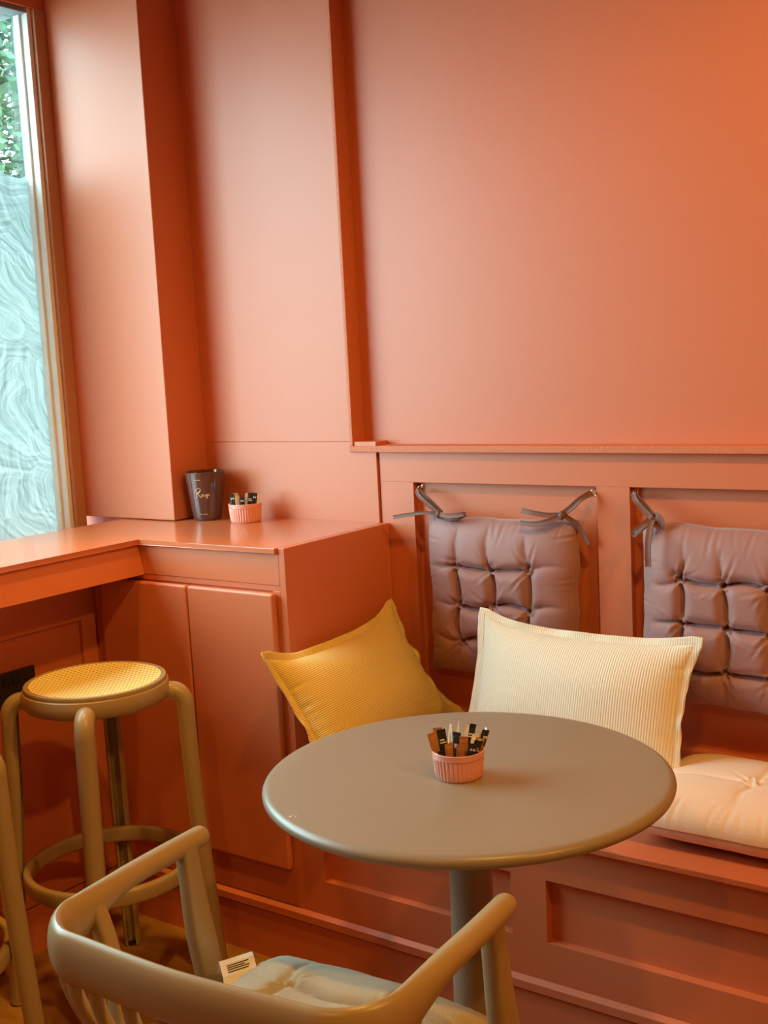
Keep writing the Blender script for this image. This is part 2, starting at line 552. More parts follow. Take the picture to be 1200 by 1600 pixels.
# window
win = tag(empty('window_1', (-2.70, 0.5, 0.955)), kind='structure')
def wpart(o):
    o.parent = win
    o.matrix_parent_inverse = Matrix.Translation(-Vector(win.location))
    return o
Y0W, Y1W = 0.16, 2.2127
wpart(box('window_jamb', -2.725, XW + 0.004, 2.175, Y1W, 0.955, 2.392, M_jamb, None, 0.002))
wpart(box('window_jamb', -2.78, XW + 0.004, Y0W, Y0W + 0.037, 0.955, 2.392, M_jamb, None, 0.002))
wpart(box('window_frame', -2.718, -2.655, 2.161, 2.175, 0.955, 2.392, M_wframe, None, 0.002))
wpart(box('window_bead', -2.7055, -2.682, 2.154, 2.161, 0.955, 2.392, M_wframe, None, 0.001))
wpart(box('window_frame', -2.775, -2.655, Y0W + 0.037, Y0W + 0.051, 0.955, 2.392, M_wframe, None, 0.002))
wpart(box('window_frame', -2.775, -2.655, Y0W + 0.051, 2.161, 2.378, 2.392, M_gasket, None, 0.002))
wpart(box('window_gasket', -2.716, -2.706, 2.1575, 2.161, 0.957, 2.378, M_gasket, None, 0.0005))
YM = 1.885
wpart(box('window_pane', -2.714, -2.708, YM + 0.025, 2.1575, 0.957, 2.378, M_glass, None, 0))
wpart(box('window_pane', -2.714, -2.708, Y0W + 0.051, YM - 0.025, 0.957, 2.378, M_glass, None, 0))  # unseen clear pane, added to let stronger daylight onto the walls
wpart(box('added_mullion', -2.775, -2.665, YM - 0.025, YM + 0.025, 0.957, 2.378, M_wframe, None, 0.003))  # unseen mullion, made up to part the whitewashed pane from the added one
# whitewash layer on the inner face: wavy upper limit
wv, wf = [], []
NY, NZ = 90, 4
for i in range(NY + 1):
    y = YM + 0.027 + (2.157 - YM - 0.0254) * i / NY
    d = 2.157 - y
    top = 1.965 + 0.10 * (1 - math.exp(-d * 2.2)) + 0.012 * math.sin(y * 23) + 0.02 * math.sin(y * 5.1 + 1)
    for s in (0, 1):
        for j in range(NZ + 1):
            wv.append((-2.7076 + 0.0004 * s, y, 0.958 + (top - 0.958) * j / NZ))
st_ = 2 * (NZ + 1)
for i in range(NY):
    for j in range(NZ):
        a = i * st_ + j
        wf.append([a + NZ + 1, a + NZ + 2, a + st_ + NZ + 2, a + st_ + NZ + 1])
washo = mobj('whitewash', wv, wf, M_wash)
wpart(washo)

# ------------------------------------------------------------------ counter top, cabinet, bench
ct = empty('counter_top', (-2.2, 1.9, 0.90))
tag(ct, 'terracotta painted L-shaped counter along the window and over the corner cupboard', 'counter')
def under(o, par):
    o.parent = par
    o.matrix_parent_inverse = Matrix.Translation(-Vector(par.location))
    return o
YLIP = YF - 0.008
outline = [(-2.49, -1.15), (XC, -1.15), (XC, YLIP), (-1.697, YLIP), (-1.697, YF + 0.001), (XE - 0.019, YF + 0.001), (XE - 0.019, YB - 0.001), (-2.49, YB - 0.001)]
bm = bmesh.new()
lo = [bm.verts.new((px, py, ZT - 0.0125)) for px, py in outline]
hi = [bm.verts.new((px, py, ZT)) for px, py in outline]
bm.faces.new(lo[::-1]); bm.faces.new(hi)
for i in range(len(outline)):
    j = (i + 1) % len(outline)
    bm.faces.new([lo[i], lo[j], hi[j], hi[i]])
bmesh.ops.bevel(bm, geom=[e for e in bm.edges], offset=0.0012, segments=2, affect='EDGES', profile=0.5)
under(bmobj('worktop', bm, M_counter), ct)
under(prism('apron', [(XC - 0.009, ZT - 0.013), (XC + 0.008, 0.908), (XC - 0.010, 0.908), (XC - 0.027, ZT - 0.013)], lambda p, a: (p[0], a, p[1]), -1.15, YF - 0.0015, M_paint, None, 0.0008), ct)

cab = empty('corner_cupboard', (-1.95, 2.1, 0.0))
tag(cab, 'terracotta two-door corner cupboard between the window wall and the bench', 'cupboard')
def cpart(*a, **k): return under(box(*a, **k), cab)
cpart('side_panel', XE - 0.018, XE, YF, YB + 0.004, 0.0, ZT, M_paint, None, bev=0.0012)
cpart('carcass', XL + 0.001, XE - 0.0185, YF + 0.004, YB - 0.01, 0.155, 0.9815, M_paint, None, bev=0)
cpart('fascia', XL + 0.002, XE - 0.0185, YF, YF + 0.004, 0.9096, 0.9815, M_paint, None, bev=0.0005)
cpart('face_rail', XL + 0.002, XE - 0.0185, YF + 0.001, YF + 0.004, 0.896, 0.9086, M_paint, None, bev=0.0003)
cpart('face_rail', XL + 0.002, XE - 0.0185, YF, YF + 0.004, 0.15, 0.24, M_paint, None, bev=0.0005)
cpart('face_stile', -1.715, XE - 0.0185, YF, YF + 0.004, 0.24, 0.896, M_paint, None, bev=0.0005)
cpart('filler_strip', XL + 0.002, -2.282, YF - 0.003, YF + 0.004, 0.15, 0.90, M_paint, None, bev=0.0005)
cpart('door', -2.279, -1.9745, YF - 0.0185, YF - 0.001, 0.2425, 0.893, M_paint, None, bev=0.006, seg=4)
cpart('door', -1.9705, -1.703, YF - 0.0185, YF - 0.001, 0.2425, 0.893, M_paint, None, bev=0.006, seg=4)
cpart('plinth', XL + 0.001, XE - 0.0185, YF + 0.004, YF + 0.03, 0.0, 0.155, M_paint, None, bev=0)

bench = empty('banquette_bench', (-0.5, 2.15, 0.0))
tag(bench, 'terracotta panelled banquette bench built along the back wall', 'bench')
XBR = 1.6
def bpart(*a, **k): return under(box(*a, **k), bench)
bpart('seat_board', XE + 0.0005, XBR, YF - 0.022, YW - 0.001, 0.4486, ZSEAT, M_paint, None, bev=0.0015)
bpart('top_rail', XE + 0.0005, XBR, YF, YF + 0.022, 0.3614, 0.4482, M_paint, None, bev=0.0006)
bpart('bottom_rail', XE + 0.0005, XBR, YF, YF + 0.022, 0.0, 0.2306, M_paint, None, bev=0.0006)
QW, QS = 1.6128 - 1.1286, 1.1286 - 1.049
x = -1.6128
bpart('stile', XE + 0.0005, x, YF, YF + 0.022, 0.2306, 0.3614, M_paint, None, bev=0.0006)
while x < XBR - 0.1:
    x1 = min(x + QW, XBR - 0.03)
    bpart('panel', x - 0.005, x1 + 0.005, YF + 0.0205, YF + 0.03, 0.225, 0.367, M_paint, None, bev=0)
    bpart('stile', x1, min(x1 + QS, XBR), YF, YF + 0.022, 0.2306, 0.3614, M_paint, None, bev=0.0006)
    x = x1 + QS
bpart('end_panel', XBR - 0.02, XBR, YF + 0.022, YW - 0.001, 0.0, 0.4482, M_paint, None, bev=0)
bb = tag(prism('baseboard_back', [(0.0005, 0.0), (0.004, 0.0), (0.004, 0.117), (0.0005, 0.117)], lambda p, a: (a, YF - p[0], p[1]), XL + 0.007, XBR, M_paint), kind='structure')
prism('baseboard_cap', [(0.0005, 0.121), (0.013, 0.124), (0.013, 0.142), (0.0005, 0.149)], lambda p, a: (a, YF - p[0], p[1]), XL + 0.014, XBR, M_paint, bb, 0.0008)

# ------------------------------------------------------------------ round table
TX, TY, TR, TZ = -0.963, 1.533, 0.329, 0.735
tab = empty('bistro_table', (TX, TY, 0))
tag(tab, 'round taupe bistro table on a single column in front of the bench', 'table')
prof = [(0.0, TZ - 0.021)]
t2 = 0.0105
prof += [(TR - 0.03, TZ - 0.021)]
for i in range(0, 13):
    th = -PI / 2 + PI * i / 12
    prof.append((TR - t2 - 0.003 + (t2 + 0.003) * math.cos(th), TZ - t2 + t2 * math.sin(th)))
prof += [(TR - 0.05, TZ), (0.0, TZ)]
lathe('table_top', prof, M_table, tab, seg=128, close=False)
lathe('column', [(0.0, 0.02), (0.040, 0.02), (0.037, 0.3), (0.0335, 0.69), (0.0335, 0.713), (0.0, 0.713)], M_table, tab, seg=40, close=False)
lathe('under_plate', [(0.0, 0.704), (0.11, 0.704), (0.11, 0.7135), (0.0, 0.7135)], M_table, tab, seg=40, close=False)
lathe('base', [(0.0, 0.0), (0.21, 0.0), (0.215, 0.006), (0.20, 0.014), (0.06, 0.028), (0.04, 0.045), (0.0, 0.045)], M_table, tab, seg=64, close=False)

for (cx_, cy_, w_) in ((-1.0965, 1.2505, 0.0034), (-1.0965, 1.2560, 0.0018), (-1.0944, 1.2630, 0.0014), (-1.0882, 1.2530, 0.0020), (-0.7814, 1.3173, 0.0012)):
    # little chips in the lacquer
    prism('lacquer_chip', [(w_ * math.cos(a_) * (0.6 + 0.4 * math.sin(a_ * 2 + cx_ * 90)), 0.5 * w_ * math.sin(a_)) for a_ in [2 * PI * q_ / 7 for q_ in range(7)]],
          lambda p, a, cx_=cx_, cy_=cy_: (cx_ - TX + p[0], cy_ - TY + p[1], a), TZ - 0.0002, TZ + 0.0002, M_tag, tab)

# ------------------------------------------------------------------ bar stools
def c_section(R):
    pts = []
    for i in range(19):
        a = math.radians(-215 + 250 * i / 18 + 0)   # open towards -b side (inner side)
        pts.append((R * math.cos(a), R * math.sin(a)))
    return pts

def make_stool():
    root = empty('bar_stool')
    H = 0.737
    # seat ring: moulded band with a rolled lip
    prof = [(0.128, H - 0.030), (0.140, H - 0.048), (0.152, H - 0.049), (0.159, H - 0.040), (0.161, H - 0.026), (0.1575, H - 0.012),
            (0.1535, H - 0.010), (0.1545, H - 0.006), (0.153, H - 0.0015), (0.149, H), (0.1445, H - 0.001), (0.1425, H - 0.005), (0.1425, H - 0.014), (0.128, H - 0.016)]
    lathe('seat_frame', prof + [prof[0]], M_taupe, root, seg=96, close=False)
    # cane panel, slightly dished
    vs_, fs = [(0, 0, H - 0.008)], []
    NR, NA = 12, 72
    for i in range(1, NR + 1):
        r = 0.1430 * i / NR
        for j in range(NA):
            a = 2 * PI * j / NA
            vs_.append((r * math.cos(a), r * math.sin(a), H - 0.008 + 0.0065 * (i / NR) ** 2))
    for j in range(NA):
        fs.append([0, 1 + j, 1 + (j + 1) % NA])
    for i in range(NR - 1):
        for j in range(NA):
            a = 1 + i * NA; b = a + NA
            fs.append([a + j, b + j, b + (j + 1) % NA, a + (j + 1) % NA])
    mobj('cane_panel', vs_, fs, M_cane, root, True)
    # legs: round outside, open channel inside
    R0 = 0.021
    for q in range(4):
        ang = math.radians(45 + 90 * q)
        d = Vector((math.cos(ang), math.sin(ang), 0))
        rz = [(0.140, 0.697), (0.160, 0.6975), (0.174, 0.694), (0.184, 0.684), (0.189, 0.666), (0.190, 0.63), (0.196, 0.46), (0.212, 0.22), (0.2285, 0.004)]
        path = crom([d * r + Vector((0, 0, z)) for r, z in rz], 5)
        n_ = len(path)
        def sec(i, n, n_=n_):
            s = R0 * (1.0 if i < n_ * 0.7 else 1.0 - 0.06 * (i / n_ - 0.7) / 0.3)
            out = [(s * math.cos(math.radians(a)), s * math.sin(math.radians(a))) for a in range(-40, 221, 15)]
            w, g = s * 0.50, s * 0.95
            dep = 0.25 * s
            return out + [(-s * 0.77, -s * 0.70), (-w, -s * 0.72), (-w, dep), (w, dep), (w, -s * 0.72), (s * 0.77, -s * 0.70)]
        side_ref = d
        sweep('leg', path, sec, M_taupe, root, ref=lambda i, n, d=d, path=path: (d + Vector((0, 0, 1)) * max(0.0, 1 - i / 14.0) * 1.4).normalized())
        b = d * 0.2287
        lathe('foot_cap', [(0.0, 0.0), (0.012, 0.0), (0.012, 0.006), (0.0, 0.006)], M_blackp, root, seg=12, centre=(b.x, b.y), close=False)
    # footrest ring: flat band on edge
    path = [Vector((0.180 * math.cos(2 * PI * i / 96), 0.180 * math.sin(2 * PI * i / 96), 0.305)) for i in range(96)]
    hs, ws = 0.0185, 0.0095
    sec = []
    for i in range(16):
        a = 2 * PI * i / 16
        ca, sa = math.cos(a), math.sin(a)
        sec.append((ws * math.copysign(abs(ca) ** 0.6, ca), hs * math.copysign(abs(sa) ** 0.6, sa)))
    sweep('footrest_ring', path, sec, M_taupe, root, closed=True)
    return root

stool = make_stool()
stool.location = (-1.988, 1.650, 0)
stool.rotation_euler.z = math.radians(-4)
tag(stool, 'taupe bar stool with round cane seat, whole in view beside the corner cupboard', 'stool', 'bar stools at the window counter')
stool2 = copy_tree(stool)
stool2.location = (-1.999, 1.160, 0)
tag(stool2, 'taupe bar stool cut by the left edge of the photo, only leg and footrest showing', 'stool', 'bar stools at the window counter')

# ------------------------------------------------------------------ armchair
def make_chair():
    root = empty('armchair')
    hw, yb, yf, rc = 0.257, -0.170, 0.162, 0.080
    pl = []
    pl.append((hw + 0.002, yf))
    pl.append((hw + 0.003, yf * 0.4))
    pl.append((hw, yb + rc + 0.02))
    for i in range(1, 8):
        a = PI / 2 * i / 8
        pl.append((hw - rc + rc * math.cos(a), yb + rc - rc * math.sin(a)))
    pl.append((hw - rc - 0.02, yb - 0.001))
    pl.append((0.0, yb - 0.010))
    full = pl + [(-x_, y_) for x_, y_ in pl[-2::-1]]
    path = crom([(x_, y_, 0.0) for x_, y_ in full], 5)
    pts = []
    fat = []
    for p in path:
        w = sstep(0.02, -0.13, p.y)        # 0 on the arms, 1 at the back
        h = 0.0165 + 0.0185 * w            # half height
        th = 0.0165 - 0.0035 * w
        pts.append(Vector((p.x, p.y, 0.7065 - h)))
        fat.append((th, h))
    def sec(i, n):
        th, h = fat[i]
        return [(th * math.cos(2 * PI * k / 20), h * math.sin(2 * PI * k / 20)) for k in range(20)]
    sweep('arm_rail', pts, sec, M_taupe, root, cap_round=True)
    # seat pan
    outl = []
    for i in range(48):
        a = 2 * PI * i / 48
        ca, sa = math.cos(a), math.sin(a)
        outl.append((0.235 * math.copysign(abs(ca) ** 0.45, ca), 0.035 + 0.205 * math.copysign(abs(sa) ** 0.45, sa)))
    prism('seat', outl, lambda p, a: (p[0], p[1], a), 0.405, 0.438, M_taupe, root, 0.004)
    rect = lambda w, d: [(w * math.copysign(abs(math.cos(2 * PI * k / 16)) ** 0.55, math.cos(2 * PI * k / 16)), d * math.copysign(abs(math.sin(2 * PI * k / 16)) ** 0.55, math.sin(2 * PI * k / 16))) for k in range(16)]
    for s in (1, -1):
        # front legs rise to the arm ends
        path = crom([(s * 0.256, 0.128, 0.692), (s * 0.257, 0.145, 0.56), (s * 0.258, 0.168, 0.44), (s * 0.262, 0.200, 0.22), (s * 0.265, 0.228, 0.004)], 5)
        def sf(i, n):
            t = i / (n - 1)
            return rect(0.0135 + 0.003 * sstep(0, 0.4, t), 0.0160 + 0.0065 * sstep(0, 0.35, t) - 0.006 * sstep(0.55, 1, t))
        sweep('leg', path, sf, M_taupe, root, ref=Vector((0, 1, 0)))
        path = crom([(s * 0.257, -0.062, 0.690), (s * 0.236, -0.056, 0.61), (s * 0.214, -0.066, 0.50), (s * 0.212, -0.090, 0.42), (s * 0.222, -0.165, 0.2), (s * 0.232, -0.232, 0.004)], 5)
        def sr(i, n):
            t = i / (n - 1)
            return rect(0.0115 + 0.004 * sstep(0.2, 0.5, t), 0.0125 + 0.005 * sstep(0.2, 0.5, t))
        sweep('leg', path, sr, M_taupe, root, ref=Vector((0, 1, 0)))
    for x_ in (-0.222, -0.192, -0.150, -0.090, -0.030, 0.030, 0.090, 0.150, 0.192, 0.222):
        # y of the rail at this x
        if abs(x_) > hw - rc:
            yr_ = yb + rc - math.sqrt(max(0, rc * rc - (abs(x_) - hw + rc) ** 2))
        else:
            yr_ = yb - 0.008 * (1 - abs(x_) / hw)
        top = Vector((x_, yr_ + 0.002, 0.664))
        bx = x_ * 0.80
        path = crom([top, (x_ * 0.97, yr_ + 0.012, 0.60), (bx * 1.04, -0.128 if abs(x_) < 0.17 else -0.112, 0.50), (bx, -0.120 if abs(x_) < 0.17 else -0.10, 0.43)], 5)
        sweep('spindle', path, lambda i, n: rect(0.0085 + 0.0025 * math.sin(PI * i / (n - 1)), 0.0065), M_taupe, root, ref=Vector((0, 1, 0)))
    for s in (1, -1):
        for yy in (0.228, -0.232):
            xx = s * (0.265 if yy > 0 else 0.232)
            lathe('foot_cap', [(0, 0), (0.010, 0), (0.010, 0.006), (0, 0.006)], M_blackp, root, seg=12, centre=(xx, yy), close=False)
    return root
CHX, CHY, CHR = -0.9765, 1.060, math.radians(3.4)
chair = make_chair()
chair.location = (CHX, CHY, 0)
chair.rotation_euler.z = CHR
tag(chair, 'taupe armchair with curved arm rail and spindles, pushed toward the round table', 'chair')

# ------------------------------------------------------------------ cushions
def seam(u, p=3.2):
    return max(0.0, 1 - abs(u) ** p)

def tufted(name, W, H, T, buttons, m, parent, seed=0, N=110, corner=0.03, crease=0.6, sag=0.0, wr=1.0, flat_back=0.35, dimple=0.85, cw=0.035, edgep=3.4, links=True):
    """Button-tufted cushion, local x = width, y = height, z = front. buttons in [-1,1]^2."""
    rnd = random.Random(seed)
    us = sorted(set(round(b[0], 3) for b in buttons)); 
    # segments between neighbouring buttons and out to the edges
    segs = []
    B = list(buttons)
    gx = min((abs(a[0] - b[0]) for a in B for b in B if abs(a[0] - b[0]) > 0.1), default=0.5)
    gy = min((abs(a[1] - b[1]) for a in B for b in B if abs(a[1] - b[1]) > 0.1), default=0.5)
    for i, a in enumerate(B):
        for b in B[i + 1:]:
            dx, dy = abs(a[0] - b[0]), abs(a[1] - b[1])
            if (dx < 0.5 * gx and dy < 1.4 * gy) or (dy < 0.5 * gy and dx < 1.4 * gx):
                segs.append((a, b, 1.0, 0.06 * rnd.uniform(-1, 1)))
    for a in B:
        for d in ((1, 0), (-1, 0), (0, 1), (0, -1)):
            if not any((b is not a) and (b[0] - a[0]) * d[0] + (b[1] - a[1]) * d[1] > 0.2 and abs((b[0] - a[0]) * d[1]) + abs((b[1] - a[1]) * d[0]) < 0.3 for b in B):
                e = (a[0] + d[0] * (1 - abs(a[0])) * rnd.uniform(0.7, 0.98) + abs(d[1]) * rnd.uniform(-0.05, 0.05), a[1] + d[1] * (1 - abs(a[1])) * rnd.uniform(0.7, 0.98) + abs(d[0]) * rnd.uniform(-0.06, 0.06))
                segs.append((a, e, 0.55 * rnd.uniform(0.6, 1.1), 0.05 * rnd.uniform(-1, 1)))
    folds = []
    for a in B:
        for k_ in range(int(7 * wr)):
            th = rnd.uniform(0, 2 * PI); L = rnd.uniform(0.16, 0.42)
            folds.append((a, (a[0] + L * math.cos(th), a[1] + L * math.sin(th)), rnd.uniform(0.08, 0.22)))
    for k_ in range(int(26 * wr)):      # gathers at the seams
        side = rnd.randrange(4); c = rnd.uniform(-0.9, 0.9); L = rnd.uniform(0.10, 0.34)
        if side == 0: s0, s1 = (c, 1), (c + rnd.uniform(-.06, .06), 1 - L)
        elif side == 1: s0, s1 = (c, -1), (c + rnd.uniform(-.06, .06), -1 + L)
        elif side == 2: s0, s1 = (1, c), (1 - L, c + rnd.uniform(-.06, .06))
        else: s0, s1 = (-1, c), (-1 + L, c + rnd.uniform(-.06, .06))
        folds.append((s0, s1, rnd.uniform(0.05, 0.16)))
    def dseg(u, v, a, b):
        dx, dy = b[0] - a[0], b[1] - a[1]
        L2 = dx * dx + dy * dy
        t = ((u - a[0]) * dx + (v - a[1]) * dy) / L2
        tc_ = max(0, min(1, t))
        return math.hypot(u - a[0] - tc_ * dx, v - a[1] - tc_ * dy), tc_
    def height(u, v):
        base = (seam(u, edgep) * seam(v, edgep)) ** 0.5
        h = base
        cut = 0.0
        for a, b, s, bow in segs:
            # bowed line
            dx, dy = b[0] - a[0], b[1] - a[1]
            d, t = dseg(u + bow * dy * math.sin(PI * 0.5), v, a, b) if False else dseg(u, v, a, b)
            L = math.hypot(dx, dy)
            nx, ny = -dy / L, dx / L
            off = bow * math.sin(PI * t)
            d = abs((u - a[0]) * nx + (v - a[1]) * ny - off) if 0 < t < 1 else d
            fade = s if s > 0.99 else s * (1 - t) ** 0.7
            cut = max(cut, crease * fade * (0.62 * math.exp(-d / (cw * 0.42)) + 0.38 * math.exp(-(d / (cw * 1.9)) ** 2)))
        for bx, by in B:
            d = math.hypot(u - bx, v - by)
            cut = max(cut, dimple * (0.6 * math.exp(-d / 0.035) + 0.4 * math.exp(-(d / 0.085) ** 2)))
        h *= (1 - cut)
        for a, b, s in folds:
            d, t = dseg(u, v, a, b)
            if d < 0.1:
                h -= 0.45 * s * (1 - t) * base ** 0.5 * (math.exp(-(d / 0.018) ** 2) - 0.6 * math.exp(-((d - 0.034) / 0.018) ** 2))
        h += 0.03 * base * noise.noise(Vector((u * 2.5 + seed, v * 2.5, 0.3)))
        return h
    vs_, fs, uv = [], [], []
    def pos(u, v):
        # pull the sides in between the corners so the corners read as ears
        x_ = u * W / 2 * (1 - corner * (1 - v * v)) + 0.006 * noise.noise(Vector((v * 3 + seed, u, 1.7)))
        y_ = v * H / 2 * (1 - corner * (1 - u * u)) + 0.005 * noise.noise(Vector((u * 3 - seed, v, 4.1))) - sag * (1 - u * u) * (v + 1) / 2
        return x_, y_
    for s in (1, -1):
        for i in range(N + 1):
            for j in range(N + 1):
                # denser near edges
                u = math.sin((i / N - 0.5) * PI) * 0.35 + (2 * i / N - 1) * 0.65
                v = math.sin((j / N - 0.5) * PI) * 0.35 + (2 * j / N - 1) * 0.65
                x_, y_ = pos(u, v)
                z_ = T * height(u, v) if s > 0 else -T * flat_back * (seam(u, 4) * seam(v, 4)) ** 0.5
                vs_.append((x_, y_, z_)); uv.append((x_, y_))
    o1 = (N + 1) * (N + 1)
    for i in range(N):
        for j in range(N):
            a = i * (N + 1) + j
            fs.append([a, a + N + 1, a + N + 2, a + 1])
            a += o1
            fs.append([a, a + 1, a + N + 2, a + N + 1])
    o = mobj(name, vs_, fs, m, parent, True, uv)
    bm = bmesh.new(); bm.from_mesh(o.data)
    bmesh.ops.remove_doubles(bm, verts=bm.verts, dist=0.00005)
    bmesh.ops.recalc_face_normals(bm, faces=bm.faces)
    bm.to_mesh(o.data); bm.free()
    # sewn edge: piping all round
    rim = []
    K = 40
    for (ua, va, ub, vb) in ((-1, -1, 1, -1), (1, -1, 1, 1), (1, 1, -1, 1), (-1, 1, -1, -1)):
        for k_ in range(K):
            t = k_ / K
            x_, y_ = pos(ua + (ub - ua) * t, va + (vb - va) * t)
            rim.append(Vector((x_, y_, 0.0)))
    return o, rim

def ribbon(name, pts, w, t, m, parent, ref):
    return sweep(name, crom(pts, 7), [(-w, -t), (-w * 0.5, -t * 1.6), (w * 0.5, -t * 1.6), (w, -t), (w, t), (w * 0.35, t * 0.3), (-w * 0.35, t * 0.3), (-w, t)], m, parent, ref=ref, ang=60)

BT3 = [(-0.52, 0.42), (-0.03, 0.40), (0.45, 0.42), (-0.48, -0.07), (0.0, -0.06), (0.47, -0.08), (-0.45, -0.55), (0.02, -0.54), (0.48, -0.55)]

def hanging(cx, cz, W, H, tilt, seed, label):
    root = empty('tufted_back_cushion', (cx, 2.337, cz))
    tag(root, label, 'cushion', 'brown tufted cushions hung on the panelling')
    body, rim = tufted('cushion_body', W, H, 0.058, BT3, M_brown, root, seed=seed, wr=1.5)
    body.rotation_euler = (PI / 2, math.radians(tilt), 0)
    pip = sweep('piping', rim, circ(0.0016, 6), M_browncord, body, ref=Vector((0, 0, 1)), closed=True)
    for (bx, by) in BT3[:]:
        pass
    return root
cu1 = hanging(-1.346, 0.832, 0.398, 0.388, 0.6, 3, 'mauve-brown tufted cushion hanging by two bows nearest the corner cupboard')
cu2 = hanging(-0.800, 0.830, 0.398, 0.392, 1.6, 11, 'mauve-brown tufted cushion hanging at the right edge of the photo')

def tie(root, pts, w=0.0042, t=0.0013):
    loc = Vector(root.location)
    return ribbon('tie', [Vector(p) - loc for p in pts], w * 1.15, t * 1.9, M_tie, root, Vector((0.15, -1, 0.2)))
def knot(root, c, r=0.008):
    loc = Vector(root.location); c = Vector(c) - loc
    bm = bmesh.new()
    bmesh.ops.create_icosphere(bm, subdivisions=3, radius=r)
    for v in bm.verts:
        d = v.co.normalized()
        k_ = 1 + 0.22 * math.sin(d.x * 9 + d.z * 7) + 0.2 * noise.noise(d * 3)
        v.co = Vector((v.co.x * 0.85 * k_, v.co.y * 0.75 * k_, v.co.z * 1.1 * k_)) + c
    return bmobj('knot', bm, M_tie, root, True)

def hook(x_, z_, label):
    root = empty('brass_hook', (x_, YW + 0.021, z_))
    tag(root, label, 'hook', 'brass hooks holding the cushions')
    path = [Vector((0, 0.0, 0.0)), Vector((0, -0.010, 0.0))]
    for i in range(0, 15):
        a = math.radians(90 + 290 * i / 14)
        path.append(Vector((0.0075 * math.cos(a) * 1.0 + 0.0, -0.012 - 0.0005 * i, -0.0075 + 0.0075 * math.sin(a))))
    sweep('hook_ring', path, circ(0.0014, 8), M_brass, root, ref=Vector((0.3, 0.2, 1)), cap_round=True)
    lathe('screw_collar', [(0, 0), (0.004, 0), (0.004, 0.003), (0, 0.003)], M_brass, root, seg=16, close=False).rotation_euler = (PI / 2, 0, 0)
    return root
hook(-1.585, 1.087, 'brass cup hook at the top left corner of the first panel')
hook(-1.118, 1.091, 'brass cup hook at the top right corner of the first panel')
hook(-1.020, 1.092, 'brass cup hook at the top left corner of the second panel')

hook(-0.556, 1.092, 'brass cup hook at the top right corner of the second panel, past the photo edge')

YT = 2.322
# left bow of the first cushion
tie(cu1, [(-1.582, 2.352, 1.081), (-1.560, YT, 1.071), (-1.528, YT - 0.006, 1.049), (-1.503, YT - 0.006, 1.031)])
tie(cu1, [(-1.586, 2.350, 1.080), (-1.552, YT + 0.006, 1.072), (-1.520, YT + 0.003, 1.049), (-1.498, YT, 1.032)])
tie(cu1, [(-1.500, YT - 0.010, 1.030), (-1.535, YT - 0.018, 1.032), (-1.580, YT - 0.020, 1.026), (-1.626, YT - 0.018, 1.018)], 0.0036)
tie(cu1, [(-1.498, YT - 0.010, 1.030), (-1.470, YT - 0.022, 1.027), (-1.440, YT - 0.026, 1.030), (-1.420, YT - 0.022, 1.033), (-1.440, YT - 0.014, 1.024), (-1.470, YT - 0.008, 1.018), (-1.495, YT - 0.006, 1.022)], 0.0048)
knot(cu1, (-1.500, YT - 0.010, 1.029))
# right bow of the first cushion
tie(cu1, [(-1.117, 2.350, 1.084), (-1.130, YT, 1.074), (-1.150, YT - 0.004, 1.056), (-1.170, YT - 0.006, 1.040)])
tie(cu1, [(-1.122, 2.350, 1.085), (-1.138, YT + 0.004, 1.072), (-1.158, YT, 1.054), (-1.176, YT - 0.004, 1.040)])
tie(cu1, [(-1.175, YT - 0.010, 1.038), (-1.205, YT - 0.020, 1.038), (-1.240, YT - 0.026, 1.043), (-1.268, YT - 0.022, 1.047)], 0.0052)
tie(cu1, [(-1.175, YT - 0.012, 1.036), (-1.205, YT - 0.030, 1.024), (-1.240, YT - 0.034, 1.019), (-1.267, YT - 0.030, 1.020)], 0.0050)
tie(cu1, [(-1.170, YT - 0.006, 1.036), (-1.150, YT + 0.004, 1.020), (-1.137, YT + 0.012, 0.998), (-1.124, YT + 0.014, 0.970)], 0.0048)
knot(cu1, (-1.174, YT - 0.012, 1.037))
# bow of the second cushion
tie(cu2, [(-1.018, 2.350, 1.086), (-1.004, YT, 1.076), (-0.985, YT - 0.004, 1.056), (-0.966, YT - 0.006, 1.041)], 0.0050)
tie(cu2, [(-1.022, 2.350, 1.086), (-0.998, YT + 0.006, 1.077), (-0.978, YT + 0.002, 1.058), (-0.960, YT - 0.004, 1.042)], 0.0044)
tie(cu2, [(-0.962, YT - 0.010, 1.040), (-0.975, YT - 0.026, 1.026), (-0.992, YT - 0.030, 1.012), (-0.996, YT - 0.026, 1.006), (-0.985, YT - 0.030, 1.014), (-0.968, YT - 0.022, 1.030)], 0.0056)
tie(cu2, [(-0.960, YT - 0.012, 1.040), (-0.957, YT - 0.040, 1.012), (-0.956, YT - 0.052, 0.98), (-0.954, YT - 0.056, 0.943)], 0.0052)
tie(cu2, [(-0.958, YT - 0.008, 1.042), (-0.950, YT - 0.014, 1.045), (-0.940, YT - 0.016, 1.034), (-0.944, YT - 0.016, 1.022), (-0.956, YT - 0.014, 1.030)], 0.0056)
knot(cu2, (-0.962, YT - 0.012, 1.039), 0.0085)

tie(cu2, [(-0.556, 2.350, 1.086), (-0.568, YT, 1.076), (-0.590, YT - 0.004, 1.054), (-0.612, YT - 0.006, 1.036)], 0.0050)
tie(cu2, [(-0.612, YT - 0.012, 1.034), (-0.640, YT - 0.028, 1.024), (-0.672, YT - 0.032, 1.022), (-0.700, YT - 0.028, 1.026)], 0.0050)
tie(cu2, [(-0.610, YT - 0.010, 1.034), (-0.596, YT - 0.010, 1.012), (-0.590, YT - 0.004, 0.985), (-0.586, YT, 0.962)], 0.0048)
knot(cu2, (-0.612, YT - 0.012, 1.034), 0.0085)

